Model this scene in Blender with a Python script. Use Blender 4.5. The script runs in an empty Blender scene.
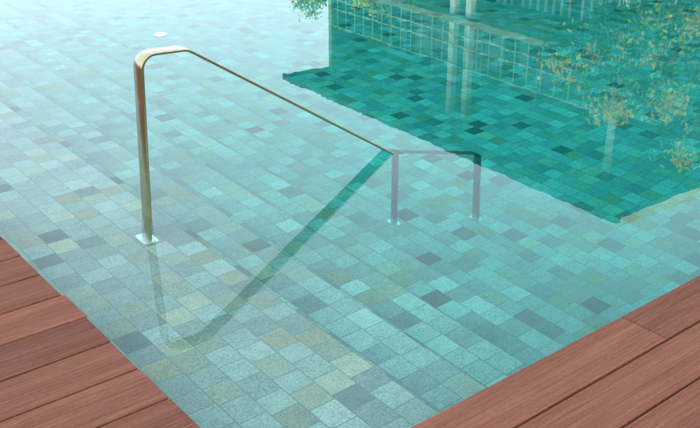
import bpy, bmesh, math, random
from mathutils import Vector, Matrix
random.seed(7)
scene = bpy.context.scene
COL = scene.collection
scene.view_settings.view_transform = 'Standard'
scene.view_settings.look = 'None'
scene.view_settings.exposure = 0

# ---------------------------------------------------------------- helpers
def nt(mat):
    mat.use_nodes = True
    t = mat.node_tree
    t.nodes.clear()
    return t
def N(t, typ, **kw):
    n = t.nodes.new(typ)
    for k, v in kw.items():
        setattr(n, k, v)
    return n
def M(t, op, a, b=None, c=None):
    n = t.nodes.new('ShaderNodeMath'); n.operation = op
    for i, v in enumerate((a, b, c)):
        if v is None: continue
        if isinstance(v, (int, float)): n.inputs[i].default_value = v
        else: t.links.new(v, n.inputs[i])
    return n.outputs[0]
def mixc(t, fac, a, b, mode='MIX'):
    n = t.nodes.new('ShaderNodeMix'); n.data_type = 'RGBA'; n.blend_type = mode
    for i, v in ((0, fac), (6, a), (7, b)):
        if isinstance(v, (int, float)): n.inputs[i].default_value = v
        elif isinstance(v, tuple): n.inputs[i].default_value = (*v, 1) if len(v) == 3 else v
        else: t.links.new(v, n.inputs[i])
    return n.outputs[2]
def ramp(t, fac, stops, interp='LINEAR'):
    n = t.nodes.new('ShaderNodeValToRGB'); cr = n.color_ramp; cr.interpolation = interp
    while len(cr.elements) < len(stops): cr.elements.new(0.5)
    for e, (p, c) in zip(cr.elements, stops):
        e.position = p; e.color = (*c, 1)
    t.links.new(fac, n.inputs[0]); return n.outputs[0]
def finish(t, col, rough=0.6, metal=0.0, bump=None, bstr=0.2, bdist=0.01, spec=0.5):
    b = N(t, 'ShaderNodeBsdfPrincipled'); o = N(t, 'ShaderNodeOutputMaterial')
    if isinstance(col, tuple): b.inputs['Base Color'].default_value = (*col, 1)
    else: t.links.new(col, b.inputs['Base Color'])
    if isinstance(rough, (int, float)): b.inputs['Roughness'].default_value = rough
    else: t.links.new(rough, b.inputs['Roughness'])
    b.inputs['Metallic'].default_value = metal
    b.inputs['Specular IOR Level'].default_value = spec
    if bump is not None:
        bn = N(t, 'ShaderNodeBump'); bn.inputs['Strength'].default_value = bstr
        bn.inputs['Distance'].default_value = bdist
        t.links.new(bump, bn.inputs['Height']); t.links.new(bn.outputs[0], b.inputs['Normal'])
    t.links.new(b.outputs[0], o.inputs[0]); return b
def noise(t, vec, scale, detail=4, rough=0.5):
    n = N(t, 'ShaderNodeTexNoise'); n.inputs['Scale'].default_value = scale
    n.inputs['Detail'].default_value = detail; n.inputs['Roughness'].default_value = rough
    if vec is not None: t.links.new(vec, n.inputs['Vector'])
    return n.outputs[0]
def simple(name, col, rough=0.6, metal=0.0, var=0.25, scale=6.0, bstr=0.1):
    m = bpy.data.materials.new(name); t = nt(m)
    tc = N(t, 'ShaderNodeTexCoord')
    f = noise(t, tc.outputs['Object'], scale, 4, 0.6)
    c = mixc(t, f, tuple(x*(1-var) for x in col), tuple(min(1, x*(1+var)) for x in col))
    finish(t, c, rough, metal, f, bstr, 0.01)
    return m
def mesh_obj(name, verts, faces, mats, parent=None, midx=None, smooth=False):
    me = bpy.data.meshes.new(name); me.from_pydata(verts, [], faces)
    for m in (mats if isinstance(mats, list) else [mats]): me.materials.append(m)
    if midx:
        for p, i in zip(me.polygons, midx): p.material_index = i
    if smooth:
        for p in me.polygons: p.use_smooth = True
    me.update()
    o = bpy.data.objects.new(name, me); COL.objects.link(o)
    if parent: o.parent = parent
    return o
def empty(name, loc, rz=0):
    o = bpy.data.objects.new(name, None); COL.objects.link(o)
    o.location = loc; o.rotation_euler = (0, 0, rz); return o
class MB:
    def __init__(s): s.v = []; s.f = []; s.m = []
    def box(s, x0, x1, y0, y1, z0, z1, m=0):
        i = len(s.v)
        s.v += [(x0,y0,z0),(x1,y0,z0),(x1,y1,z0),(x0,y1,z0),(x0,y0,z1),(x1,y0,z1),(x1,y1,z1),(x0,y1,z1)]
        s.f += [(i,i+3,i+2,i+1),(i+4,i+5,i+6,i+7),(i,i+1,i+5,i+4),(i+1,i+2,i+6,i+5),(i+2,i+3,i+7,i+6),(i+3,i,i+4,i+7)]
        s.m += [m]*6
    def quad(s, a, b, c, d, m=0):
        i = len(s.v); s.v += [a,b,c,d]; s.f.append((i,i+1,i+2,i+3)); s.m.append(m)
    def obj(s, name, mats, parent=None, bevel=0):
        o = mesh_obj(name, s.v, s.f, mats, parent, s.m)
        if bevel:
            b = o.modifiers.new('bevel', 'BEVEL'); b.width = bevel; b.segments = 2; b.limit_method = 'ANGLE'
        return o
def tag(o, label, cat, **kw):
    o['label'] = label; o['category'] = cat
    for k, v in kw.items(): o[k] = v

# ---------------------------------------------------------------- materials
TS = 0.13
def tile_mat(name, wall=False):
    m = bpy.data.materials.new(name); t = nt(m)
    tc = N(t, 'ShaderNodeTexCoord'); sx = N(t, 'ShaderNodeSeparateXYZ')
    t.links.new(tc.outputs['Object'], sx.inputs[0])
    X, Y, Z = sx.outputs
    if wall: V = Z; U = M(t, 'ADD', X, Y)
    else: V = X; U = Y
    v = M(t, 'DIVIDE', V, TS)
    row = M(t, 'FLOOR', v)
    wn0 = N(t, 'ShaderNodeTexWhiteNoise', noise_dimensions='1D'); t.links.new(row, wn0.inputs['W'])
    off = M(t, 'MULTIPLY', wn0.outputs[0], 7.0)
    u0 = M(t, 'ADD', M(t, 'DIVIDE', U, TS*1.03), off)
    u = M(t, 'ADD', u0, M(t, 'MULTIPLY', M(t, 'SINE', M(t, 'MULTIPLY', u0, 2.4)), 0.06))
    colm = M(t, 'FLOOR', u)
    fu = M(t, 'FRACT', u); fv = M(t, 'FRACT', v)
    cb = N(t, 'ShaderNodeCombineXYZ'); t.links.new(colm, cb.inputs[0]); t.links.new(row, cb.inputs[1])
    wn = N(t, 'ShaderNodeTexWhiteNoise', noise_dimensions='3D'); t.links.new(cb.outputs[0], wn.inputs['Vector'])
    base = ramp(t, wn.outputs[0], [
        (0.0, (.085,.125,.115)), (0.022, (.165,.20,.18)), (0.075, (.245,.285,.26)), (0.30, (.30,.35,.315)),
        (0.47, (.30,.31,.24)), (0.58, (.385,.36,.265)), (0.675, (.31,.27,.18)), (0.72, (.34,.39,.35)),
        (0.91, (.41,.44,.39)), (0.96, (.20,.26,.25))], 'CONSTANT')
    sc = N(t, 'ShaderNodeSeparateColor'); t.links.new(wn.outputs[1], sc.inputs[0])
    bri = M(t, 'ADD', M(t, 'MULTIPLY', sc.outputs[1], 0.26), 0.87)
    vadd = N(t, 'ShaderNodeVectorMath', operation='MULTIPLY_ADD'); t.links.new(wn.outputs[1], vadd.inputs[0])
    vadd.inputs[1].default_value = (9, 9, 9); t.links.new(tc.outputs['Object'], vadd.inputs[2])
    n1 = noise(t, vadd.outputs[0], 18, 3, 0.65); n2 = noise(t, vadd.outputs[0], 110, 2, 0.8)
    k = M(t, 'MULTIPLY', bri, M(t, 'ADD', M(t, 'ADD', M(t, 'MULTIPLY', n1, 0.6), M(t, 'MULTIPLY', n2, 1.9)), -0.25))
    kk = N(t, 'ShaderNodeCombineColor')
    for i in range(3): t.links.new(k, kk.inputs[i])
    c = mixc(t, 1.0, base, kk.outputs[0], 'MULTIPLY')
    du = M(t, 'MINIMUM', fu, M(t, 'SUBTRACT', 1.0, fu)); dv = M(t, 'MINIMUM', fv, M(t, 'SUBTRACT', 1.0, fv))
    d = M(t, 'MINIMUM', du, dv)
    g = N(t, 'ShaderNodeMapRange'); t.links.new(d, g.inputs[0]); g.inputs[1].default_value = 0.008
    g.inputs[2].default_value = 0.028; g.clamp = True
    c = mixc(t, g.outputs[0], (.165,.19,.165), c)
    big = noise(t, tc.outputs['Object'], 0.9, 1, 0.5)
    c = mixc(t, M(t, 'MULTIPLY', big, 0.25), c, (.31,.33,.27))
    finish(t, c, 0.7, 0, None, spec=0.2)
    return m
tile = tile_mat('pool_stone_tile'); tilew = tile_mat('pool_wall_tile', True)

# wood decking
wood = bpy.data.materials.new('composite_decking'); t = nt(wood)
tc = N(t, 'ShaderNodeTexCoord'); at = N(t, 'ShaderNodeAttribute', attribute_name='plank')
mp = N(t, 'ShaderNodeMapping'); mp.inputs['Scale'].default_value = (1.6, 60, 60)
ad = N(t, 'ShaderNodeVectorMath', operation='MULTIPLY_ADD')
t.links.new(at.outputs['Color'], ad.inputs[0]); ad.inputs[1].default_value = (37, 11, 5)
t.links.new(tc.outputs['Object'], ad.inputs[2]); t.links.new(ad.outputs[0], mp.inputs[0])
g1 = noise(t, mp.outputs[0], 1.6, 7, 0.78)
mp2 = N(t, 'ShaderNodeMapping'); mp2.inputs['Scale'].default_value = (45, 450, 60); t.links.new(ad.outputs[0], mp2.inputs[0])
g2 = noise(t, mp2.outputs[0], 1.0, 3, 0.7)
mp3 = N(t, 'ShaderNodeMapping'); mp3.inputs['Scale'].default_value = (.7, 9, 9); t.links.new(ad.outputs[0], mp3.inputs[0])
g3 = noise(t, mp3.outputs[0], 1.5, 2, 0.5)
c = ramp(t, g1, [(0.28, (.098,.034,.020)), (0.44, (.142,.053,.033)), (0.56, (.170,.067,.043)), (0.76, (.235,.105,.071))])
sc = N(t, 'ShaderNodeSeparateColor'); t.links.new(at.outputs['Color'], sc.inputs[0])
k = M(t, 'MULTIPLY', M(t, 'ADD', M(t, 'MULTIPLY', sc.outputs[0], 0.34), 0.80), M(t, 'ADD', M(t, 'MULTIPLY', g2, 1.2), 0.4))
k = M(t, 'MULTIPLY', k, M(t, 'ADD', M(t, 'MULTIPLY', g3, 0.6), 0.68))
kk = N(t, 'ShaderNodeCombineColor')
for i in range(3): t.links.new(k, kk.inputs[i])
c = mixc(t, 1.0, c, kk.outputs[0], 'MULTIPLY')
finish(t, c, M(t, 'ADD', M(t, 'MULTIPLY', g2, 0.25), 0.55), 0, M(t, 'ADD', g1, g2), 0.3, 0.002, 0.06)
underm = simple('deck_shadow_bearer', (.012,.008,.006), 0.9)

# steel
def steelmat(name, ca_, cb_, r=.20):
    m = bpy.data.materials.new(name); t = nt(m)
    tc = N(t, 'ShaderNodeTexCoord'); mp = N(t, 'ShaderNodeMapping'); mp.inputs['Scale'].default_value = (3, 160, 3)
    t.links.new(tc.outputs['Object'], mp.inputs[0]); f = noise(t, mp.outputs[0], 2, 4, 0.6)
    f2 = noise(t, tc.outputs['Object'], 14, 5, 0.6)
    c = mixc(t, f2, ca_, cb_)
    c = mixc(t, M(t, 'MULTIPLY', f, 0.35), c, tuple(x*.6 for x in ca_))
    finish(t, c, M(t, 'ADD', M(t, 'MULTIPLY', f, 0.16), r), 1.0, f, 0.10, 0.002)
    return m
steel = steelmat('brushed_steel', (.31,.255,.125), (.66,.59,.39), .16)
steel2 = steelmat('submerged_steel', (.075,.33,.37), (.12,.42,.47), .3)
whitesteel = steelmat('polished_plate', (.62,.63,.60), (.78,.79,.76))

# water
water = bpy.data.materials.new('pool_water'); t = nt(water)
tc = N(t, 'ShaderNodeTexCoord')
mp = N(t, 'ShaderNodeMapping'); mp.inputs['Scale'].default_value = (1.0, 1.5, 1); mp.inputs['Rotation'].default_value = (0,0,0.9)
t.links.new(tc.outputs['Object'], mp.inputs[0])
w1 = noise(t, mp.outputs[0], 1.3, 1, 0.45); w2 = noise(t, mp.outputs[0], 7.0, 1, 0.5)
h = M(t, 'ADD', M(t, 'MULTIPLY', w1, 0.0005), M(t, 'MULTIPLY', w2, 0.00011))
bn = N(t, 'ShaderNodeBump'); bn.inputs['Strength'].default_value = 1.0; bn.inputs['Distance'].default_value = 1.0
t.links.new(h, bn.inputs['Height'])
gl = N(t, 'ShaderNodeBsdfGlass'); gl.inputs['IOR'].default_value = 1.333; gl.inputs['Roughness'].default_value = 0.0
t.links.new(bn.outputs[0], gl.inputs['Normal'])
va = N(t, 'ShaderNodeVolumeAbsorption'); va.inputs['Color'].default_value = (.045,.962,.935,1); va.inputs['Density'].default_value = 0.62
o = N(t, 'ShaderNodeOutputMaterial'); t.links.new(gl.outputs[0], o.inputs[0]); t.links.new(va.outputs[0], o.inputs['Volume'])

stone = simple('pale_stone', (.42,.40,.36), 0.7, scale=9)
grass = simple('grass_ground', (.06,.09,.03), 0.9, var=0.5, scale=3)
soff = simple('dark_timber_soffit', (.02,.03,.015), 0.6)
wallm = simple('dark_green_wall', (.02,.05,.02), 0.7)
glassm = simple('dark_window_glass', (.02,.035,.035), 0.08)
whitep = simple('white_paint', (.84,.82,.66), 0.5, var=0.06)
railp = simple('olive_paint', (.26,.26,.12), 0.5, var=0.1)
railq = simple('olive_green_railing_paint', (.50,.52,.24), 0.5, var=0.1)
slat = simple('curtain_slat', (.72,.74,.60), 0.6, var=0.1)
fascia = simple('sky_mirroring_fascia', (1.0,.84,.45), 0.25, metal=1.0, var=0.03, bstr=0.02)  # yellow fascia board; metal finish added so it mirrors the sky and looks brighter
bark = simple('bark', (.10,.075,.04), 0.85, var=0.4, scale=14)
whitepl = simple('white_plastic', (.9,.9,.88), 0.4, var=0.02)

leaf = bpy.data.materials.new('leaf_foliage'); t = nt(leaf)
at = N(t, 'ShaderNodeAttribute', attribute_name='leafcol')
d = N(t, 'ShaderNodeBsdfDiffuse'); tr = N(t, 'ShaderNodeBsdfTranslucent'); mx = N(t, 'ShaderNodeMixShader'); mx.inputs[0].default_value = 0.4
t.links.new(at.outputs['Color'], d.inputs[0]); t.links.new(at.outputs['Color'], tr.inputs[0])
t.links.new(d.outputs[0], mx.inputs[1]); t.links.new(tr.outputs[0], mx.inputs[2])
o = N(t, 'ShaderNodeOutputMaterial'); t.links.new(mx.outputs[0], o.inputs[0])

# ---------------------------------------------------------------- pool basin
PX, PY = 11.0, 16.0
k0 = 7*TS; kw = 3*TS
edges = [(0,-.32),(k0,-.54),(k0+kw,-.75),(k0+2*kw,-.96),(k0+3*kw,-1.18),(k0+4*kw,-1.38),(k0+5*kw,-1.60)]
FZ = -1.60
def floor_z(x):
    z=-.32
    for a,b in edges:
        if x>=a: z=b
    return z
V_=[];F_=[];m_=[]
def wq(a,b,c,d,m=1):
    i=len(V_); V_.extend([a,b,c,d]); F_.append((i,i+1,i+2,i+3)); m_.append(m)
for i,(a,z) in enumerate(edges):
    b = edges[i+1][0] if i+1<len(edges) else PX
    wq((a,0,z),(b,0,z),(b,PY,z),(a,PY,z),0)
    if i+1<len(edges):
        z2=edges[i+1][1]; wq((b,0,z),(b,0,z2),(b,PY,z2),(b,PY,z),1)
zb=FZ-.1
wq((0,0,zb),(PX,0,zb),(PX,0,.008),(0,0,.008))
wq((0,PY,zb),(0,PY,.008),(PX,PY,.008),(PX,PY,zb))
wq((PX,0,zb),(PX,PY,zb),(PX,PY,.008),(PX,0,.008))
wq((0,0,-.4),(0,0,.008),(0,PY,.008),(0,PY,-.4))
basin = mesh_obj('pool_basin', V_, F_, [tile, tilew], None, m_)
basin['kind'] = 'structure'
mb = MB(); mb.box(-.012, PX+.012, -.012, PY+.012, -1.95, 0)
wat = mb.obj('water', water); wat['kind'] = 'structure'

# ---------------------------------------------------------------- deck
verts=[]; faces=[]; cols=[]
def plank(x0,x1,y0,y1,z0,z1):
    e=.004; i=len(verts); r=(random.random(),random.random(),random.random())
    z1 += random.uniform(-.0012,.0012)
    for (zz,ins) in ((z0,0),(z1-e,0),(z1-e*.3,e*.35),(z1,e)):
        verts.extend([(x0+ins,y0+ins,zz),(x1-ins,y0+ins,zz),(x1-ins,y1-ins,zz),(x0+ins,y1-ins,zz)])
    for k in range(3):
        b=i+4*k
        for j in range(4):
            faces.append((b+j,b+(j+1)%4,b+4+(j+1)%4,b+4+j)); cols.append(r)
    faces.append((i+12,i+13,i+14,i+15)); cols.append(r)
    faces.append((i+3,i+2,i+1,i)); cols.append(r)
G=.0105
def row(x0,x1,y0,y1,joints=()):
    xs=[x0]+list(joints)+[x1]
    for a,b in zip(xs[:-1],xs[1:]):
        plank(a+(.002 if a!=x0 else 0), b-(.002 if b!=x1 else 0), y0+G/2, y1-G/2, .010,.040)
ys=[0.0,.192]
while ys[-1]<PY+2: ys.append(ys[-1]+.241)
for a,b in zip(ys[:-1],ys[1:]):
    end = random.uniform(-.002,.004)
    if abs(a-1.397)<.03: end=.010
    row(-5.0, end, a, b, (random.uniform(-3.8,-2.2),))
y=0.006; first=True; j=0
while y>-5:
    if first: js=(-2.2,1.752,5.1)
    else:
        s=random.uniform(-4,-2.5); js=[]
        while s<PX: js.append(s); s+=random.uniform(3.4,3.8)
        if j in (1,2,3): js=[-3.1+.5*j, 0.15, 4.4+.3*j]
    row(-5.0, PX+2, y-.228, y, js); y-=.228; first=False; j+=1
deck=mesh_obj('wooden_deck', verts, faces, wood)
ca=deck.data.color_attributes.new('plank','FLOAT_COLOR','CORNER')
for p,c in zip(deck.data.polygons, cols):
    for li in p.loop_indices: ca.data[li].color=(*c,1)
deck['kind']='structure'
mb=MB()
mb.quad((-5,-5,.004),(PX+2,-5,.004),(PX+2,-.01,.004),(-5,-.01,.004))
mb.quad((-5,-.01,.004),(-.01,-.01,.004),(-.01,PY+2,.004),(-5,PY+2,.004))
db=mb.obj('deck_base', underm); db['kind']='structure'
mb=MB(); mb.box(0,PX+.6,PY,PY+.6,-.1,.04); mb.box(PX,PX+.6,0.01,PY-.002,-.1,.04)
cp=mb.obj('pool_coping', stone, bevel=.006); cp['kind']='structure'
mb=MB(); R=400; a,b,c_,d_=-4.9,PX+.4,-4.9,PY+.4; z=-.02
mb.quad((-R,-R,z),(R,-R,z),(R,c_,z),(-R,c_,z)); mb.quad((-R,d_,z),(R,d_,z),(R,R,z),(-R,R,z))
mb.quad((-R,c_,z),(a,c_,z),(a,d_,z),(-R,d_,z)); mb.quad((b,c_,z),(R,c_,z),(R,d_,z),(b,d_,z))
gr=mb.obj('ground', grass); gr['kind']='structure'

# ---------------------------------------------------------------- handrail
hr = empty('pool_handrail', (.707,2.251,0), math.radians(-2.6))
tag(hr, 'bent flat-bar stainless steel handrail leading down into the pool', 'handrail')
def fillet(pts, rads, n=10):
    out=[Vector(pts[0])]
    for i in range(1,len(pts)-1):
        p=Vector(pts[i]); a=(Vector(pts[i-1])-p); b=(Vector(pts[i+1])-p)
        an=a.angle(b); r=rads[i-1]; tl=r/math.tan(an/2)
        A=p+a.normalized()*tl; B=p+b.normalized()*tl
        cdir=(a.normalized()+b.normalized()).normalized(); C=p+cdir*(r/math.sin(an/2))
        va=A-C; vb=B-C; th=va.angle(vb)
        for k in range(n+1):
            s=k/n
            out.append(C+(va*math.sin((1-s)*th)+vb*math.sin(s*th))/math.sin(th))
    out.append(Vector(pts[-1])); return out
def sweep(name, path, w, th, mat, parent):
    prof=[]; r=.0015
    for (sx,sz,a0) in ((1,1,0),(-1,1,90),(-1,-1,180),(1,-1,270)):
        for k in range(3):
            an=math.radians(a0+45*k)
            prof.append((sx*(w/2-r)+r*math.cos(an), sz*(th/2-r)+r*math.sin(an)))
    vs=[]; fs=[]; n=len(prof)
    for i,p in enumerate(path):
        if i==0: tg=path[1]-p
        elif i==len(path)-1: tg=p-path[i-1]
        else: tg=(path[i+1]-p).normalized()+(p-path[i-1]).normalized()
        tg.normalize(); nrm=Vector((-tg.y,tg.x))
        for (a,b) in prof:
            q=p+nrm*b; vs.append((q.x,a,q.y))
    for i in range(len(path)-1):
        for j in range(n):
            fs.append((i*n+j,i*n+(j+1)%n,(i+1)*n+(j+1)%n,(i+1)*n+j))
    fs.append(tuple(range(n))[::-1]); fs.append(tuple((len(path)-1)*n+j for j in range(n)))
    o=mesh_obj(name,vs,fs,mat,parent)
    bm=bmesh.new(); bm.from_mesh(o.data); bmesh.ops.recalc_face_normals(bm,faces=bm.faces); bm.to_mesh(o.data); bm.free()
    me=o.data
    for p in me.polygons: p.use_smooth=True
    me.set_sharp_from_angle(angle=math.radians(30))
    return o
S0=(.30,.855); slope=.638
def zat(tt): return S0[1]-(tt-S0[0])*slope
E=2.42; lx=1.70
gx=.707
zE=floor_z(gx+E+.02); zL=floor_z(gx+lx)
mid=(lx+.03, zat(lx+.03))
path=fillet([(0,-.31),(.050,.862),S0,mid],[.075,.09])
sweep('rail_bar', path, .100, .013, steel, hr)
path=fillet([mid,(E,zat(E)),(E+.02,zE+.004)],[.07])
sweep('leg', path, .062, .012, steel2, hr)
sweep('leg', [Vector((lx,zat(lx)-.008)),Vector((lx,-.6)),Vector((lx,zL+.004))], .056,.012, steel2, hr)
def plate(x,z,h,w=.12,mat=None):
    bm=bmesh.new(); bmesh.ops.create_cube(bm,size=1)
    for v in bm.verts: v.co=Vector((v.co.x*w*.62, v.co.y*w, h/2+v.co.z*h))
    bmesh.ops.bevel(bm,geom=[e for e in bm.edges if abs(e.verts[0].co.z-e.verts[1].co.z)>h*.5],offset=.008,segments=4,affect='EDGES')
    bmesh.ops.bevel(bm,geom=[e for e in bm.edges if min(v.co.z for v in e.verts)>h*.9],offset=.002,segments=2,affect='EDGES')
    for (dy) in (-w*.42,w*.42):
        r=bmesh.ops.create_cone(bm,cap_ends=True,segments=12,radius1=.006,radius2=.004,depth=.006)
        for v in r['verts']: v.co+=Vector((.02,dy,h+.0029))
    me=bpy.data.meshes.new('base_plate'); bm.to_mesh(me); bm.free(); me.materials.append(mat)
    o=bpy.data.objects.new('base_plate',me); COL.objects.link(o); o.parent=hr
    o.location=(x,0,z)
plate(0,-.318,.010,.14,whitesteel); plate(lx,zL,.01,.10,whitesteel); plate(E+.02,zE,.01,.10,whitesteel)

# small white floating cap on the surface
bm=bmesh.new()
prof=[(0,-.05),(.03,-.05),(.032,-.01),(.054,-.008),(.060,-.002),(.060,.006),(.052,.011),(.030,.014),(.028,.018),(0,.020)]
ns=36; rings=[]
for (r,z) in prof:
    rings.append([bm.verts.new((r*math.cos(2*math.pi*j/ns),r*math.sin(2*math.pi*j/ns),z)) for j in range(ns)] if r>0 else [bm.verts.new((0,0,z))])
for a_,b_ in zip(rings[:-1],rings[1:]):
    for j in range(ns):
        if len(a_)==1: bm.faces.new((a_[0],b_[(j+1)%ns],b_[j]))
        elif len(b_)==1: bm.faces.new((a_[j],a_[(j+1)%ns],b_[0]))
        else: bm.faces.new((a_[j],a_[(j+1)%ns],b_[(j+1)%ns],b_[j]))
bmesh.ops.recalc_face_normals(bm,faces=bm.faces)
me=bpy.data.meshes.new('pool_float'); bm.to_mesh(me); bm.free(); me.materials.append(whitepl)
fo=bpy.data.objects.new('pool_float',me); COL.objects.link(fo); fo.location=(2.716,5.87,0)
tag(fo,'small round white float lying on the calm pool surface','pool float')

# ---------------------------------------------------------------- house
hs=empty('poolside_house',(12.2,7.0,0),math.radians(-3.4))
tag(hs,'two storey poolside house with deep flat roof, columns and balcony','house')
L=11.8; ZR=5.0; W=11.0
mb=MB(); mb.box(.06,W,.06,L-.06,ZR+.0,ZR+.12,0)
mb.obj('roof', [soff], hs)
mb=MB()
mb.box(0,.055,0,L,ZR-.02,ZR+.14); mb.obj('fascia',[soff],hs)
mb=MB(); mb.box(.057,W,-.06,.055,ZR-.03,ZR+.18)
mb.obj('gold_fascia',[fascia],hs)
mb=MB()
mb.box(2.6,W-.5,1.6,L-.5,2.7,ZR-.002,0)
mb.box(1.34,2.598,L-.6,L-.5,2.7,ZR-.002,0)
for k in range(5):
    y0=2.0+k*1.87
    mb.box(2.56,2.598,y0,y0+1.5,2.75,4.6,1)
    mb.box(2.53,2.558,y0+.72,y0+.78,2.75,4.6,2)
for k in range(4):
    x0=3.2+k*1.8
    mb.box(x0,x0+1.2,1.56,1.598,3.2,4.5,1)
mb.obj('upper_wall',[wallm,glassm,railp],hs)
mb=MB(); mb.box(1.3,W-.5,1.3,L-.6,2.55,2.698,0); mb.obj('balcony_floor',[railp],hs)
mb=MB()
mb.box(2.9,W-.5,1.9,L-.5,0,2.548,0)
mb.box(1.34,2.898,L-.6,L-.5,0,2.548,0)
for k in range(5):
    y0=2.2+k*1.8
    mb.box(2.86,2.898,y0,y0+1.6,.1,2.4,1)
    for q in range(7): mb.box(2.82,2.858,y0+.05+q*.24,y0+.12+q*.24,.1,2.4,2)
mb.obj('lower_wall',[wallm,glassm,slat],hs)
for (cx,cy,w,mt) in ((1.5,5.85,.085,whitep),(1.5,6.4,.085,whitep),(1.45,1.5,.06,whitep),(1.4,L-.42,.07,railq),(5,1.5,.06,railp),(9,1.5,.06,railp)):
    mb=MB(); mb.box(cx-w,cx+w,cy-w,cy+w,-.02,2.548); mb.box(cx-w,cx+w,cy-w,cy+w,2.70,ZR-.002)
    mb.box(cx-w*1.3,cx+w*1.3,cy-w*1.3,cy+w*1.3,-.02,.15)
    mb.obj('column',[mt],hs,bevel=.01)
mb=MB()
for z in (2.95,3.2,3.68): mb.box(1.33,1.36,1.33,L-.61,z,z+.03)
for z in (2.95,3.2,3.68): mb.box(1.37,W-.6,1.33,1.36,z,z+.03)
k=1.4
while k<L-.65: mb.box(1.335,1.355,k,k+.018,2.70,3.68); k+=.40
mb.obj('balcony_railing',[railq],hs)

# ---------------------------------------------------------------- trees
def tree(loc, height, crown_r, n, pal, label, droop=0.4, seed=1, spread=1.0, nl=9, ls=1.0, gold=None):
    rnd=random.Random(seed)
    root=empty('tree',loc); tag(root,label,'tree')
    vs=[];fs=[];tips=[]
    def limb(p0,p1,r0,r1,seg=5,wob=.06):
        base=len(vs); ns=8; d=(p1-p0)
        pts=[]
        for i in range(seg+1):
            s=i/seg; p=p0+d*s+Vector((rnd.uniform(-1,1),rnd.uniform(-1,1),0))*wob*(0<s<1)
            pts.append(p)
        z=d.normalized(); x=z.orthogonal().normalized(); y=z.cross(x)
        for i,p in enumerate(pts):
            r=r0+(r1-r0)*i/seg
            for j in range(ns):
                a=2*math.pi*j/ns; vs.append(tuple(p+x*r*math.cos(a)+y*r*math.sin(a)))
        for i in range(seg):
            for j in range(ns): fs.append((base+i*ns+j,base+i*ns+(j+1)%ns,base+(i+1)*ns+(j+1)%ns,base+(i+1)*ns+j))
        return pts
    th=height*.38
    limb(Vector((0,0,-.05)),Vector((.05,.03,th)),.12,.08)
    for i in range(nl):
        a=6.283*i/nl+rnd.uniform(-.3,.3); e=rnd.uniform(.1,1.3); ln=crown_r*rnd.uniform(.6,1.0)*spread
        p0=Vector((.05,.03,th*rnd.uniform(.8,1))); p1=p0+Vector((math.cos(a)*math.cos(e)*ln,math.sin(a)*math.cos(e)*ln,math.sin(e)*(height-th)*.85))
        pts=limb(p0,p1,.05,.018)
        for q in range(5):
            b=pts[rnd.choice([2,3,4,5])]; a2=a+rnd.uniform(-1.2,1.2)
            p2=b+Vector((math.cos(a2),math.sin(a2),rnd.uniform(-.35,.5)))*crown_r*rnd.uniform(.3,.5)
            t2=limb(b,p2,.018,.006,4,.04); tips+=[t2[2],t2[3],t2[4]]
    mesh_obj('trunk',vs,fs,bark,root,smooth=True)
    lv=[];lf=[];lc=[]
    clr=[rnd.random() for _ in tips]
    for i in range(n):
        ti=rnd.randrange(len(tips)); c=tips[ti]; cl=clr[ti]
        p=c+Vector((rnd.gauss(0,.13),rnd.gauss(0,.13),rnd.gauss(-.05,.11)))*crown_r*.5
        s=rnd.uniform(.035,.065)*ls; ax=Vector((rnd.uniform(-1,1),rnd.uniform(-1,1),rnd.uniform(-1,.3)-droop)).normalized()
        sd=ax.orthogonal().normalized(); sd=(Matrix.Rotation(rnd.uniform(0,6.28),3,ax)@sd)
        b=len(lv)
        lv+= [tuple(p),tuple(p+ax*s+sd*s*.5),tuple(p+ax*s*2.1),tuple(p+ax*s-sd*s*.5)]
        lf.append((b,b+1,b+2,b+3))
        base=pal[int((cl*.8+rnd.random()*.2)*len(pal))%len(pal)]; k=rnd.uniform(.75,1.2)
        if gold:
            prob = .9 if cl>.72 else (.55 if (c.z<height*.6 and c.y<.2 and cl>.3) else .05)
            if rnd.random()<prob: base=rnd.choice(gold)
        lc.append(tuple(min(1,x*k) for x in base))
    o=mesh_obj('crown',lv,lf,leaf,root)
    ca=o.data.color_attributes.new('leafcol','FLOAT_COLOR','CORNER')
    for p,c in zip(o.data.polygons,lc):
        for li in p.loop_indices: ca.data[li].color=(*c,1)
    return root
gold=[(1.0,.66,.04),(1.0,.52,.03),(1.0,.78,.08)]
dkg=[(.03,.07,.015),(.05,.13,.02),(.025,.07,.015),(.12,.24,.03),(.04,.10,.02)]
grn=[(.40,.52,.10),(.35,.45,.08),(.95,.85,.15),(.20,.32,.07)]
tree((12.0,5.75,-.02),3.3,1.95,32000,dkg,'small tree with green and golden autumn leaves beside the house',.5,3,1.0,19,1.0,gold)
tree((11.9,14.9,-.02),2.75,1.45,5200,grn,'small green and yellow leafed tree standing beside the pool coping',.3,5)

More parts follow.
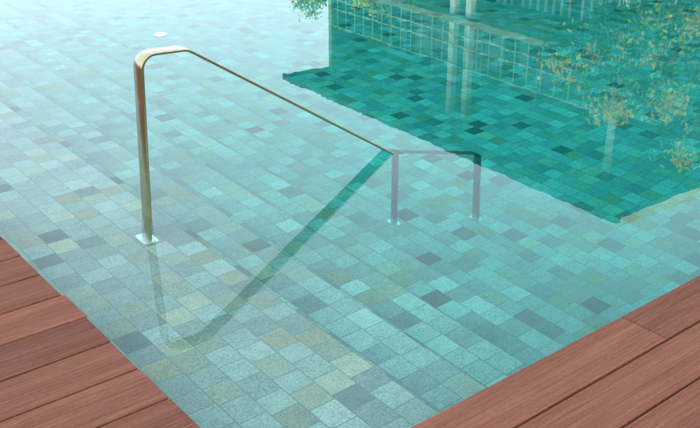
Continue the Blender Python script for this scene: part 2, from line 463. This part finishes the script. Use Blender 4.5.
# ---------------------------------------------------------------- world, sun
SUN_EL, SUN_AZ = math.radians(42), math.radians(225)
w=bpy.data.worlds.new('World'); scene.world=w; w.use_nodes=True; t=w.node_tree; t.nodes.clear()
sky=N(t,'ShaderNodeTexSky',sky_type='NISHITA'); sky.sun_disc=False; sky.sun_elevation=SUN_EL; sky.sun_rotation=SUN_AZ
sky.dust_density=2.0
tc=N(t,'ShaderNodeTexCoord'); cl=noise(t,tc.outputs['Generated'],1.3,1,.5)
cloud=ramp(t,cl,[(0.3,(.75,.90,1.0)),(0.7,(.88,.95,1))])
sx=N(t,'ShaderNodeSeparateXYZ'); t.links.new(tc.outputs['Generated'],sx.inputs[0])
mr=N(t,'ShaderNodeMapRange'); mr.interpolation_type='SMOOTHSTEP'; t.links.new(sx.outputs[2],mr.inputs[0])
mr.inputs[1].default_value=.16; mr.inputs[2].default_value=.75; mr.inputs[3].default_value=1.20; mr.inputs[4].default_value=1.0
cm=mixc(t,1.0,cloud,(16.0,16.9,18.4),'MULTIPLY')
c=mixc(t,.86,sky.outputs[0],cm)
kk=N(t,'ShaderNodeCombineColor')
for i in range(3): t.links.new(mr.outputs[0],kk.inputs[i])
c=mixc(t,1.0,c,kk.outputs[0],'MULTIPLY')
bg=N(t,'ShaderNodeBackground'); bg.inputs[1].default_value=.135; t.links.new(c,bg.inputs[0])
o=N(t,'ShaderNodeOutputWorld'); t.links.new(bg.outputs[0],o.inputs[0])
sd=bpy.data.lights.new('sun','SUN'); sd.energy=1.7; sd.angle=math.radians(14); sd.color=(1,.88,.70)
so=bpy.data.objects.new('sun',sd); COL.objects.link(so)
dirv=Vector((math.sin(SUN_AZ)*math.cos(SUN_EL), math.cos(SUN_AZ)*math.cos(SUN_EL), math.sin(SUN_EL)))
so.rotation_euler=dirv.to_track_quat('Z','Y').to_euler()

# ---------------------------------------------------------------- camera
cd=bpy.data.cameras.new('camera'); cd.lens=46.85; cd.sensor_width=36; cd.clip_end=2000
co=bpy.data.objects.new('camera',cd); COL.objects.link(co)
co.location=(-1.187,-1.858,2.0); co.rotation_euler=(math.radians(90-24.4),0,math.radians(-38.66))
scene.camera=co
